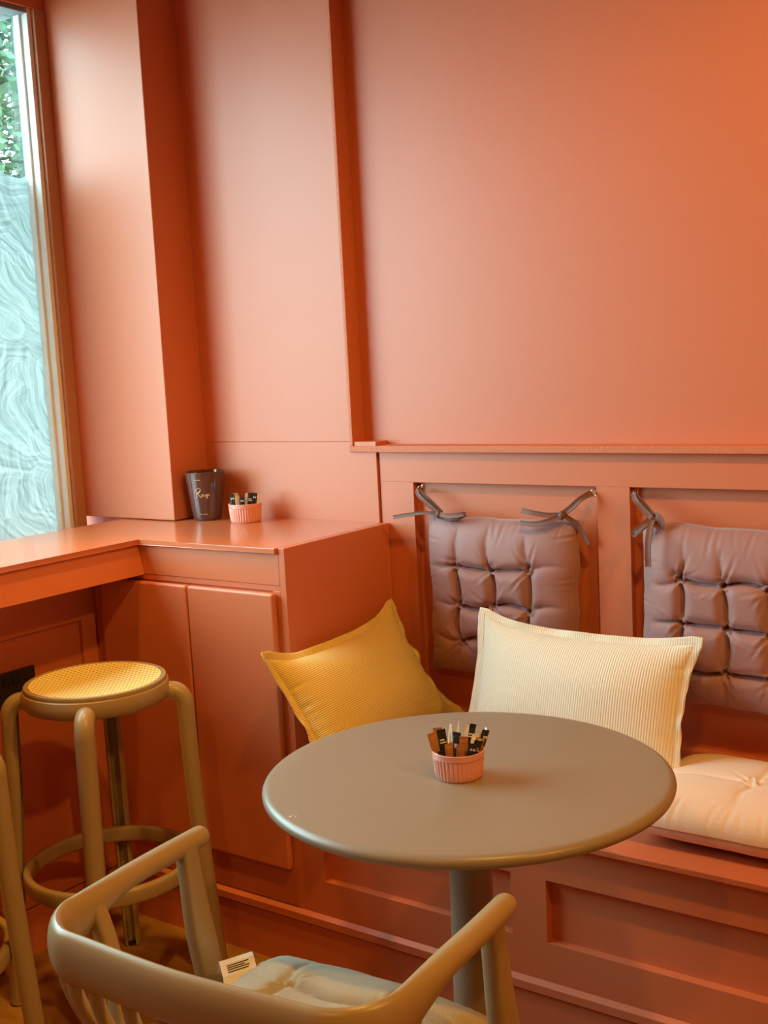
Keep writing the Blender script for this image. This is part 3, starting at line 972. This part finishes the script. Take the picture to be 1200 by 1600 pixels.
# pillows with a flange
def pillow(name, W, H, T, flange, m_front, m_back, m_flange, seed, label, ears, wr=1.0):
    root = empty(name)
    tag(root, label, 'pillow')
    rnd = random.Random(seed)
    N = 70
    folds = []
    for k_ in range(int(34 * wr)):
        side = rnd.randrange(4); c = rnd.uniform(-0.95, 0.95); L = rnd.uniform(0.06, 0.22)
        dv = rnd.uniform(-0.05, 0.05)
        folds.append({0: ((c, 1), (c + dv, 1 - L)), 1: ((c, -1), (c + dv, -1 + L)), 2: ((1, c), (1 - L, c + dv)), 3: ((-1, c), (-1 + L, c + dv))}[side] + (rnd.uniform(0.05, 0.16),))
    def outline(u, v):
        x_ = u * W / 2 * (1 - 0.05 * (1 - v * v))
        y_ = v * H / 2 * (1 - 0.075 * (1 - u * u))
        for (cu_, cv_, ex, ey, ez) in ears:
            w = max(0, u * cu_) ** 5 * max(0, v * cv_) ** 5
            x_ += ex * w; y_ += ey * w
        return x_, y_
    def zoff(u, v):
        z_ = 0.0
        for (cu_, cv_, ex, ey, ez) in ears:
            z_ += ez * max(0, u * cu_) ** 5 * max(0, v * cv_) ** 5
        return z_
    def dseg(u, v, a, b):
        dx, dy = b[0] - a[0], b[1] - a[1]
        t = max(0, min(1, ((u - a[0]) * dx + (v - a[1]) * dy) / (dx * dx + dy * dy)))
        return math.hypot(u - a[0] - t * dx, v - a[1] - t * dy), t
    def hh(u, v):
        b = (seam(u, 2.4) * seam(v, 2.4)) ** 0.62
        h = b
        for a, c, s in folds:
            d, t = dseg(u, v, a, c)
            if d < 0.1:
                h -= 0.5 * s * (1 - t) * math.exp(-(d / 0.022) ** 2) * min(1, 6 * b)
        return h + 0.05 * b * noise.noise(Vector((u * 1.8 + seed, v * 1.8, 0)))
    grids = {}
    for s, nm, m in ((1, 'pillow_front', m_front), (-1, 'pillow_back', m_back)):
        vs_, fs, uv = [], [], []
        for i in range(N + 1):
            for j in range(N + 1):
                u = math.sin((i / N - 0.5) * PI) * 0.4 + (2 * i / N - 1) * 0.6
                v = math.sin((j / N - 0.5) * PI) * 0.4 + (2 * j / N - 1) * 0.6
                x_, y_ = outline(u, v)
                vs_.append((x_, y_, zoff(u, v) + s * (0.0015 + T * hh(u, v)))); uv.append((x_, y_))
        for i in range(N):
            for j in range(N):
                a = i * (N + 1) + j
                fs.append([a, a + N + 1, a + N + 2, a + 1] if s > 0 else [a, a + 1, a + N + 2, a + N + 1])
        me = bpy.data.meshes.new(nm)
        me.from_pydata(vs_, [], fs)
        ul = me.uv_layers.new(name='UVMap')
        for lp in me.loops: ul.data[lp.index].uv = uv[lp.vertex_index]
        me.polygons.foreach_set('use_smooth', [True] * len(me.polygons))
        me.materials.append(m)
        link(bpy.data.objects.new(nm, me), root)
    # flange: flat hem with a wave
    K = 60
    ringp = []
    for (ua, va, ub, vb) in ((-1, -1, 1, -1), (1, -1, 1, 1), (1, 1, -1, 1), (-1, 1, -1, -1)):
        for k_ in range(K):
            t = k_ / K
            ringp.append((ua + (ub - ua) * t, va + (vb - va) * t))
    vs_, fs, uv = [], [], []
    n_ = len(ringp)
    fx, fy = flange / (W / 2), flange / (H / 2)
    NF = 4
    for k_, (u, v) in enumerate(ringp):
        for side in (1, -1):
            for q in range(NF + 1):
                e = q / NF
                x0, y0 = outline(u, v)
                # outward direction
                au = math.copysign(1, u) if abs(u) > 0.9999 else 0
                av = math.copysign(1, v) if abs(v) > 0.9999 else 0
                # soft corners
                cs = 1.0 if not (au and av) else 0.85
                ou, ov = (au if au else 0), (av if av else 0)
                x_ = x0 + ou * flange * e * cs; y_ = y0 + ov * flange * e * cs
                # pull neighbouring points outwards so the corner fills
                ph = noise.noise(Vector((k_ * 0.11, seed, 0))) * 0.013
                # make waves vanish at the corners
                z_ = zoff(u, v) * (1 + 0.6 * e) + ph * e + side * (0.0022 * (1 - 0.6 * e))
                vs_.append((x_, y_, z_)); uv.append((x_, y_))
    stp = 2 * (NF + 1)
    for k_ in range(n_):
        a0, b0 = k_ * stp, ((k_ + 1) % n_) * stp
        for q in range(NF):
            fs.append([a0 + q, a0 + q + 1, b0 + q + 1, b0 + q])
            a1, b1 = a0 + NF + 1, b0 + NF + 1
            fs.append([a1 + q, b1 + q, b1 + q + 1, a1 + q + 1])
        fs.append([a0 + NF, a0 + 2 * NF + 1, b0 + 2 * NF + 1, b0 + NF])
    mobj('flange', vs_, fs, m_flange, root, True, uv)
    return root

def frame_from(o, origin, xdir, ydir):
    x_ = Vector(xdir).normalized(); z_ = x_.cross(Vector(ydir)).normalized(); y_ = z_.cross(x_)
    o.matrix_world = Matrix(((x_.x, y_.x, z_.x, origin[0]), (x_.y, y_.y, z_.y, origin[1]), (x_.z, y_.z, z_.z, origin[2]), (0, 0, 0, 1)))

# cream pillow leaning on the panelling
pc = pillow('corduroy_pillow', 0.480, 0.275, 0.062, 0.016, M_cord, M_pillowback, M_cord, 5,
            'cream corduroy lumbar pillow with flanged edge leaning between the two brown cushions',
            [(-1, 1, -0.004, 0.022, 0.0), (1, 1, 0.016, 0.010, 0.006), (1, -1, -0.004, -0.006, 0.0)])
frame_from(pc, (-1.102, 2.196, 0.659), (1.0, 0.02, -0.022), (0.03, 0.36, 1.0))
# cream pillow in the corner, warm light painted into its yellow colour
py = pillow('corduroy_pillow', 0.446, 0.266, 0.066, 0.016, M_cord_warmlit, M_pillowback, M_cord_warmlit, 9,
            'cream corduroy pillow, yellowed by warm light put into its colour, leaning in the corner against the cupboard side',
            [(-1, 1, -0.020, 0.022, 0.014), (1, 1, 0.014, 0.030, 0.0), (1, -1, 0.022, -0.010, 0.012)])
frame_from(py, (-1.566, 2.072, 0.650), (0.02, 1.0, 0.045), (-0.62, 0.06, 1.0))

# peach seat cushion with tufts
pe = empty('seat_cushion', (-0.694, 2.147, ZSEAT))
tag(pe, 'peach cotton tufted seat cushion lying on the bench at the right edge', 'cushion')
body, rim = tufted('cushion_body', 0.425, 0.350, 0.056, [(-0.02, -0.05)], M_peach, pe, seed=21, corner=0.012, crease=0.5, wr=2.2, flat_back=0.80, dimple=0.62, cw=0.05, edgep=5.0)
body.location = (0, 0, 0.047)
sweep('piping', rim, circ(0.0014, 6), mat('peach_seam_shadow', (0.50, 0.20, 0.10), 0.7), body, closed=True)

# grey cushion on the armchair
gc = empty('chair_cushion', (CHX, CHY, 0.438), CHR)
tag(gc, 'grey linen tufted cushion with a white care tag lying on the armchair seat', 'cushion')
body, rim = tufted('cushion_body', 0.385, 0.385, 0.056, [(-0.42, 0.42), (0.42, 0.42), (-0.42, -0.42), (0.42, -0.42)], M_grey, gc, seed=31, corner=0.02, crease=0.55, wr=1.3, flat_back=0.5, dimple=0.75, cw=0.03, edgep=3.6)
body.location = (0, 0.052, 0.030)
# care tag: folded satin strip with printed lines at the front left edge
def strip(name, pts, w, ref_side, m, parent, th=0.0005):
    """flat strip: polyline pts, half width w along ref_side"""
    sd = Vector(ref_side).normalized()
    pts = [Vector(p) for p in pts]
    vs_, fs = [], []
    for i, p in enumerate(pts):
        t = (pts[min(i + 1, len(pts) - 1)] - pts[max(i - 1, 0)]).normalized()
        nn = t.cross(sd).normalized()
        for a, b in ((-1, -1), (1, -1), (1, 1), (-1, 1)):
            vs_.append(p + sd * w * a + nn * th * b)
    for i in range(len(pts) - 1):
        for j in range(4):
            k_ = (j + 1) % 4
            fs.append([i * 4 + j, i * 4 + k_, (i + 1) * 4 + k_, (i + 1) * 4 + j])
    fs.append([0, 1, 2, 3]); n_ = 4 * (len(pts) - 1)
    fs.append([n_, n_ + 3, n_ + 2, n_ + 1])
    return mobj(name, vs_, fs, m, parent)
tgs = Vector((0.62, 0.78, 0.10)).normalized()
base_t = Vector((-0.190, 0.150, 0.040))
out_t = Vector((-0.78, 0.62, 0.0)).normalized()
prof_t = [(0.0, 0.030), (0.004, 0.036), (0.010, 0.038), (0.017, 0.034), (0.0205, 0.026), (0.022, 0.014)]
tp = [base_t + out_t * a * -0.6 + Vector((0, 0, b)) for a, b in prof_t]
pts_t = [base_t + Vector((0.020, -0.016, 0.006)), base_t + Vector((0.012, -0.009, 0.022)), base_t + Vector((0.0, 0.0, 0.033)), base_t + Vector((-0.007, 0.0055, 0.035)), base_t + Vector((-0.013, 0.010, 0.028)), base_t + Vector((-0.017, 0.013, 0.012))]
tagm = strip('care_tag', pts_t, 0.026, tgs, M_tag, gc)
for (t0, a0, a1) in ((0.25, -0.8, 0.7), (0.45, -0.8, 0.8), (0.62, -0.8, 0.5), (0.80, -0.8, 0.8)):
    p = pts_t[0].lerp(pts_t[2], t0) if t0 < 0 else pts_t[1].lerp(pts_t[2], t0)
    tdir = (pts_t[2] - pts_t[1]).normalized()
    nrm = tdir.cross(tgs).normalized()
    if nrm.x < 0: nrm = -nrm
    c = p + nrm * 0.0009 + tgs * 0.021 * (a0 + a1) / 2
    strip('printed_line', [c - tdir * 0.0008, c + tdir * 0.0008], 0.021 * (a1 - a0) / 2, tgs, M_ink, tagm, 0.0002)

# ------------------------------------------------------------------ ramekins with sachets
def ramekin(x_, y_, z_, R, H, label):
    root = empty('ramekin', (x_, y_, z_))
    tag(root, label, 'ramekin', 'pink ramekins holding sugar sachets')
    NF = 38
    prof = [(0.0, 0.0), (R * 0.80, 0.0), (R * 0.845, 0.002), (R * 0.855, 0.005), (R * 0.875, H * 0.35), (R * 0.90, H * 0.62), (R * 0.912, H * 0.74), (R * 0.915, H * 0.76), (R * 0.955, H * 0.775),
            (R * 0.975, H * 0.93), (R * 0.985, H * 0.985), (R * 0.965, H), (R * 0.93, H * 0.995), (R * 0.905, H * 0.96), (R * 0.84, H * 0.15), (R * 0.78, H * 0.08), (0.0, H * 0.08)]
    def rf(r, z, a, j):
        if 3 <= j <= 6:
            return r * (1.018 + 0.024 * math.cos(a * NF))
        return r
    lathe('bowl', prof, M_pinkcer, root, seg=NF * 8, close=False, rfun=rf)
    return root

def sachet(base, tipv, twist, m, label, group, L=0.075, w=0.0075, mark=None):
    o = empty('sugar_sachet', base)
    tag(o, label, 'sachet', group)
    ax = Vector(tipv).normalized()
    sd = Vector((math.cos(twist), math.sin(twist), 0))
    sd = (sd - ax * sd.dot(ax)).normalized()
    nn = ax.cross(sd)
    vs_, fs = [], []
    prof = [(0, 1.0, 0.0003), (0.06, 1.0, 0.0004), (0.12, 0.97, 0.0016), (0.5, 0.93, 0.0024), (0.86, 0.97, 0.0016), (0.93, 1.0, 0.0004), (1.0, 1.0, 0.0003)]
    bend = random.uniform(-0.006, 0.006)
    for t, ww, th in prof:
        p = ax * L * t + nn * bend * t * t
        for a, b in ((-1, 0), (-0.5, -1), (0.5, -1), (1, 0), (0.5, 1), (-0.5, 1)):
            vs_.append(p + sd * w * ww * a + nn * th * b)
    for i in range(len(prof) - 1):
        for j in range(6):
            k_ = (j + 1) % 6
            fs.append([i * 6 + j, i * 6 + k_, (i + 1) * 6 + k_, (i + 1) * 6 + j])
    fs.append(list(range(6))[::-1]); fs.append([(len(prof) - 1) * 6 + j for j in range(6)])
    mobj('paper_tube', vs_, fs, m, o)
    if mark is not None:
        for sg in (-1, 1):
            for (t0, t1, a0, a1) in mark:
                q = [ax * L * t0 + sd * w * a0, ax * L * t0 + sd * w * a1, ax * L * t1 + sd * w * a1, ax * L * t1 + sd * w * a0]
                bendf = [nn * bend * t0 * t0] * 2 + [nn * bend * t1 * t1] * 2
                v4 = [p + b_ + nn * sg * 0.0028 for p, b_ in zip(q, bendf)]
                v8 = v4 + [p - nn * sg * 0.0006 for p in v4]
                mobj('print_mark', v8, [[0, 1, 2, 3], [7, 6, 5, 4], [0, 4, 5, 1], [1, 5, 6, 2], [2, 6, 7, 3], [3, 7, 4, 0]], M_tag if m is M_sblack else M_ink, o)
    return o

R1 = (-0.963, 1.511, TZ)
ramekin(*R1, 0.0432, 0.0455, 'pink fluted ramekin full of sachets on the round table')
R2 = (-2.077, 2.268, ZT)
ramekin(*R2, 0.0455, 0.050, 'pink fluted ramekin of sachets on the counter beside the candle')
KINDS = {'b': (M_sblack, 'black'), 'w': (M_swhite, 'white'), 'k': (M_skraft, 'amber brown')}
cr_ = Vector((0.815, 0.577, 0)); cf_ = Vector((-0.578, 0.806, 0)).normalized()
MARK = [[(0.80, 0.86, -0.5, -0.1), (0.80, 0.86, 0.1, 0.6)], [(0.62, 0.72, -0.4, 0.4)], [(0.70, 0.73, -0.7, 0.7), (0.76, 0.79, -0.7, 0.4)]]
def fill(R, spec, where, L, zb):
    for i, (k_, sx, sy, lx, ly, tw, hh_) in enumerate(spec):
        m, nm = KINDS[k_]
        p = Vector(R) + cr_ * sx + cf_ * sy + Vector((0, 0, zb))
        d = cr_ * lx + cf_ * ly + Vector((0, 0, 1))
        sachet(p, d, math.radians(35.3) + tw + (0.75 if k_ == 'w' else 0.0), m, nm + ' paper sugar sachet standing in the pink ramekin ' + where, nm + ' sachets in the ramekin ' + where, L * hh_, 0.0072, MARK[i % 3] if k_ == 'b' else None)
fill(R1, [('k', -0.027, -0.004, -0.22, 0.0, 0.3, 0.98), ('k', -0.022, 0.008, -0.12, 0.1, -0.2, 1.0), ('b', -0.016, -0.004, -0.14, 0.0, 0.1, 1.02), ('w', -0.011, 0.008, -0.05, 0.1, 0.5, 1.04),
          ('b', -0.022, -0.017, -0.10, -0.12, 0.0, 0.62), ('k', -0.012, -0.018, -0.08, -0.1, 0.4, 0.80), ('w', -0.003, 0.010, 0.02, 0.1, 0.6, 1.08), ('b', -0.003, 0.0, 0.03, 0.0, -0.5, 0.92),
          ('k', -0.001, -0.018, 0.06, -0.12, 0.1, 0.78), ('k', 0.006, -0.010, 0.05, -0.05, -0.1, 0.88), ('w', 0.003, 0.014, 0.18, 0.12, 0.2, 1.04), ('b', 0.010, 0.016, 0.22, 0.16, 0.0, 1.02),
          ('b', 0.008, -0.018, 0.28, -0.14, 0.1, 0.80), ('w', 0.012, 0.002, 0.34, 0.02, -0.3, 0.86), ('b', 0.012, -0.010, 0.36, -0.05, 0.2, 0.84), ('w', 0.019, 0.010, 0.30, 0.1, 0.4, 0.92),
          ('k', 0.018, -0.002, 0.34, 0.0, 0.0, 0.80), ('w', 0.022, -0.008, 0.30, -0.03, 0.2, 0.76), ('b', 0.025, 0.004, 0.34, 0.06, 0.5, 0.95), ('w', 0.026, 0.012, 0.32, 0.1, 0.9, 0.95)], 'on the round table', 0.072, 0.006)
fill(R2, [('b', -0.026, 0.0, -0.12, 0.0, 0.1, 1.0), ('w', -0.017, -0.012, -0.06, -0.06, 0.0, 0.95), ('k', -0.020, 0.014, -0.1, 0.1, 0.1, 1.02), ('b', -0.006, -0.016, 0.03, -0.08, 0.0, 0.92), ('w', 0.001, 0.004, 0.02, 0.0, 0.3, 1.02),
          ('b', 0.010, -0.010, 0.12, -0.04, 0.1, 1.06), ('b', 0.018, -0.004, 0.16, 0.0, -0.1, 1.04), ('w', 0.026, 0.002, 0.16, 0.0, 0.2, 1.0), ('k', 0.010, 0.016, 0.05, 0.1, 0.0, 1.0)], 'on the counter', 0.066, 0.008)

# ------------------------------------------------------------------ candle
CX, CY = -2.2195, 2.273
cn = empty('scented_candle', (CX, CY, ZT))
tag(cn, 'dark smoked-glass candle with gold lettering on the counter by the pier', 'candle')
HC, RB, RT = 0.131, 0.0375, 0.0545
rz = lambda z: RB + (RT - RB) * min(1, max(0, (z / HC))) ** 0.9
prof = [(0.0, 0.0), (RB - 0.003, 0.0), (RB, 0.003)] + [(rz(HC * i / 10), HC * i / 10) for i in range(1, 11)] + [(RT - 0.0012, HC + 0.0010), (RT - 0.0028, HC), (rz(0.112) - 0.003, 0.112), (0.0, 0.112)]
lathe('glass_jar', prof, M_amber, cn, seg=64, close=False)
lathe('wax', [(0.0, 0.1122), (rz(0.112) - 0.0032, 0.1122), (rz(0.113) - 0.0036, 0.1135), (0.0, 0.1138)], M_wax, cn, seg=48, close=False)
sweep('wick', crom([(0, 0, 0.113), (0.001, 0, 0.118), (0.003, 0.001, 0.122)], 4), circ(0.0009, 6), M_ink, cn)
ang0 = math.atan2(-CY, -CX)         # side of the jar turned to the room
def on_jar(sx, z):
    a = ang0 + sx / rz(z)
    r = rz(z) + 0.0004
    return Vector((r * math.cos(a), r * math.sin(a), z))
def stroke(pts, w):
    p3 = crom([on_jar(a, b) for a, b in pts], 5)
    sweep('gold_lettering', p3, circ(w, 5), M_gold, cn, ref=Vector((0.3, 0.2, 1)))
def sc(pts, ox=-0.030, oz=0.0655, k_=0.0105):
    return [(ox + a * k_, oz + b * k_) for a, b in pts]
# "Rouge" in a looping script
stroke(sc([(0.35, 2.0), (0.25, 1.2), (0.3, 0.3), (0.2, -0.2)]), 0.00075)
stroke(sc([(-0.25, 1.1), (-0.1, 1.8), (0.6, 2.35), (1.25, 2.2), (1.3, 1.65), (0.75, 1.2), (0.35, 1.1), (0.8, 0.7), (1.3, 0.05), (1.65, 0.15)]), 0.00075)
stroke(sc([(1.65, 0.15), (1.85, 0.75), (1.65, 0.7), (1.6, 0.3), (1.85, 0.15), (2.05, 0.5), (1.95, 0.75), (2.25, 0.72)]), 0.00055)
stroke(sc([(2.25, 0.72), (2.25, 0.3), (2.45, 0.2), (2.65, 0.7), (2.65, 0.25), (2.85, 0.35)]), 0.00055)
stroke(sc([(2.85, 0.35), (3.1, 0.75), (2.9, 0.72), (2.88, 0.4), (3.1, 0.35), (3.2, 0.75), (3.15, -0.1), (2.9, -0.45), (2.8, -0.15), (3.3, 0.4)]), 0.00055)
stroke(sc([(3.3, 0.4), (3.6, 0.6), (3.55, 0.8), (3.38, 0.65), (3.45, 0.35), (3.8, 0.45)]), 0.00055)
for i in range(7):
    stroke([(-0.032 + i * 0.0024, 0.1115), (-0.0308 + i * 0.0024, 0.1131), (-0.0302 + i * 0.0024, 0.1115)], 0.00035)
for i in range(11):
    stroke([(-0.022 + i * 0.0021, 0.0185), (-0.0212 + i * 0.0021, 0.0198), (-0.0206 + i * 0.0021, 0.0185)], 0.0003)

# ------------------------------------------------------------------ double socket on the wall under the counter
so = empty('double_socket', (XL - 0.012, 1.672, 0.664))
tag(so, 'black double wall socket on the panelling behind the cane bar stool', 'socket')
box('face_plate', 0.0005, 0.0085, -0.073, 0.073, -0.043, 0.043, M_blackp, so, 0.002)
for s in (-1, 1):
    box('rocker_switch', 0.0085, 0.0125, s * 0.013 - 0.0075, s * 0.013 + 0.0075, 0.012, 0.033, M_hole, so, 0.001)
    yc = s * 0.043
    box('pin_hole', 0.0080, 0.0090, yc - 0.002, yc + 0.002, 0.012, 0.020, M_hole, so, 0.0003)
    for q in (-1, 1):
        box('pin_hole', 0.0080, 0.0090, yc + q * 0.011 - 0.0033, yc + q * 0.011 + 0.0033, -0.012, -0.008, M_hole, so, 0.0003)

# ------------------------------------------------------------------ outside the window: pavement, tree, low building
tag(box('pavement', -26, -2.87, -16, 26, -0.35, -0.25, M_ground, bev=0), kind='structure')
def tree(x_, y_, zc, R, seed, label):
    root = empty('street_tree', (x_, y_, -0.25))
    tag(root, label, 'tree', 'trees outside the window')
    rnd = random.Random(seed)
    trunk = crom([(0, 0, 0), (0.05, 0.03, 1.2), (-0.04, 0.05, zc - 0.3), (0.02, 0, zc + 0.8)], 6)
    sweep('trunk', trunk, lambda i, n: circ(0.16 * (1 - 0.65 * i / n), 10), M_bark, root)
    vs_, fs = [], []
    for k_ in range(34000):
        while True:
            d = Vector((rnd.uniform(-1, 1), rnd.uniform(-1, 1), rnd.uniform(-1, 1)))
            if 0.15 < d.length < 1: break
        d = d * (d.length ** -0.35)
        p = Vector((d.x * R, d.y * R, zc + 0.25 + d.z * R * 1.25))
        p += Vector((noise.noise(p * 0.9), noise.noise(p * 0.9 + Vector((7, 0, 0))), noise.noise(p * 0.9 + Vector((0, 7, 0))))) * 0.5
        a = Vector((rnd.gauss(0, 1), rnd.gauss(0, 1), rnd.gauss(0, 0.6))).normalized()
        b = a.cross(Vector((rnd.gauss(0, 1), rnd.gauss(0, 1), rnd.gauss(0, 1)))).normalized()
        L, w = rnd.uniform(0.035, 0.065), rnd.uniform(0.015, 0.028)
        i0 = len(vs_)
        vs_ += [p - a * L, p + b * w, p + a * L, p - b * w]
        fs.append([i0, i0 + 1, i0 + 2, i0 + 3])
    me = bpy.data.meshes.new('foliage'); me.from_pydata([tuple(v) for v in vs_], [], fs); me.materials.append(M_leaf)
    fo = link(bpy.data.objects.new('foliage', me), root)
    fo['kind'] = 'stuff'
    return root
tree(-7.0, 5.6, 3.3, 2.0, 41, 'nearer leafy green tree seen through the clear top of the window')
tree(-13.8, 10.9, 4.9, 3.3, 43, 'larger leafy tree filling the gaps behind the nearer one outside')
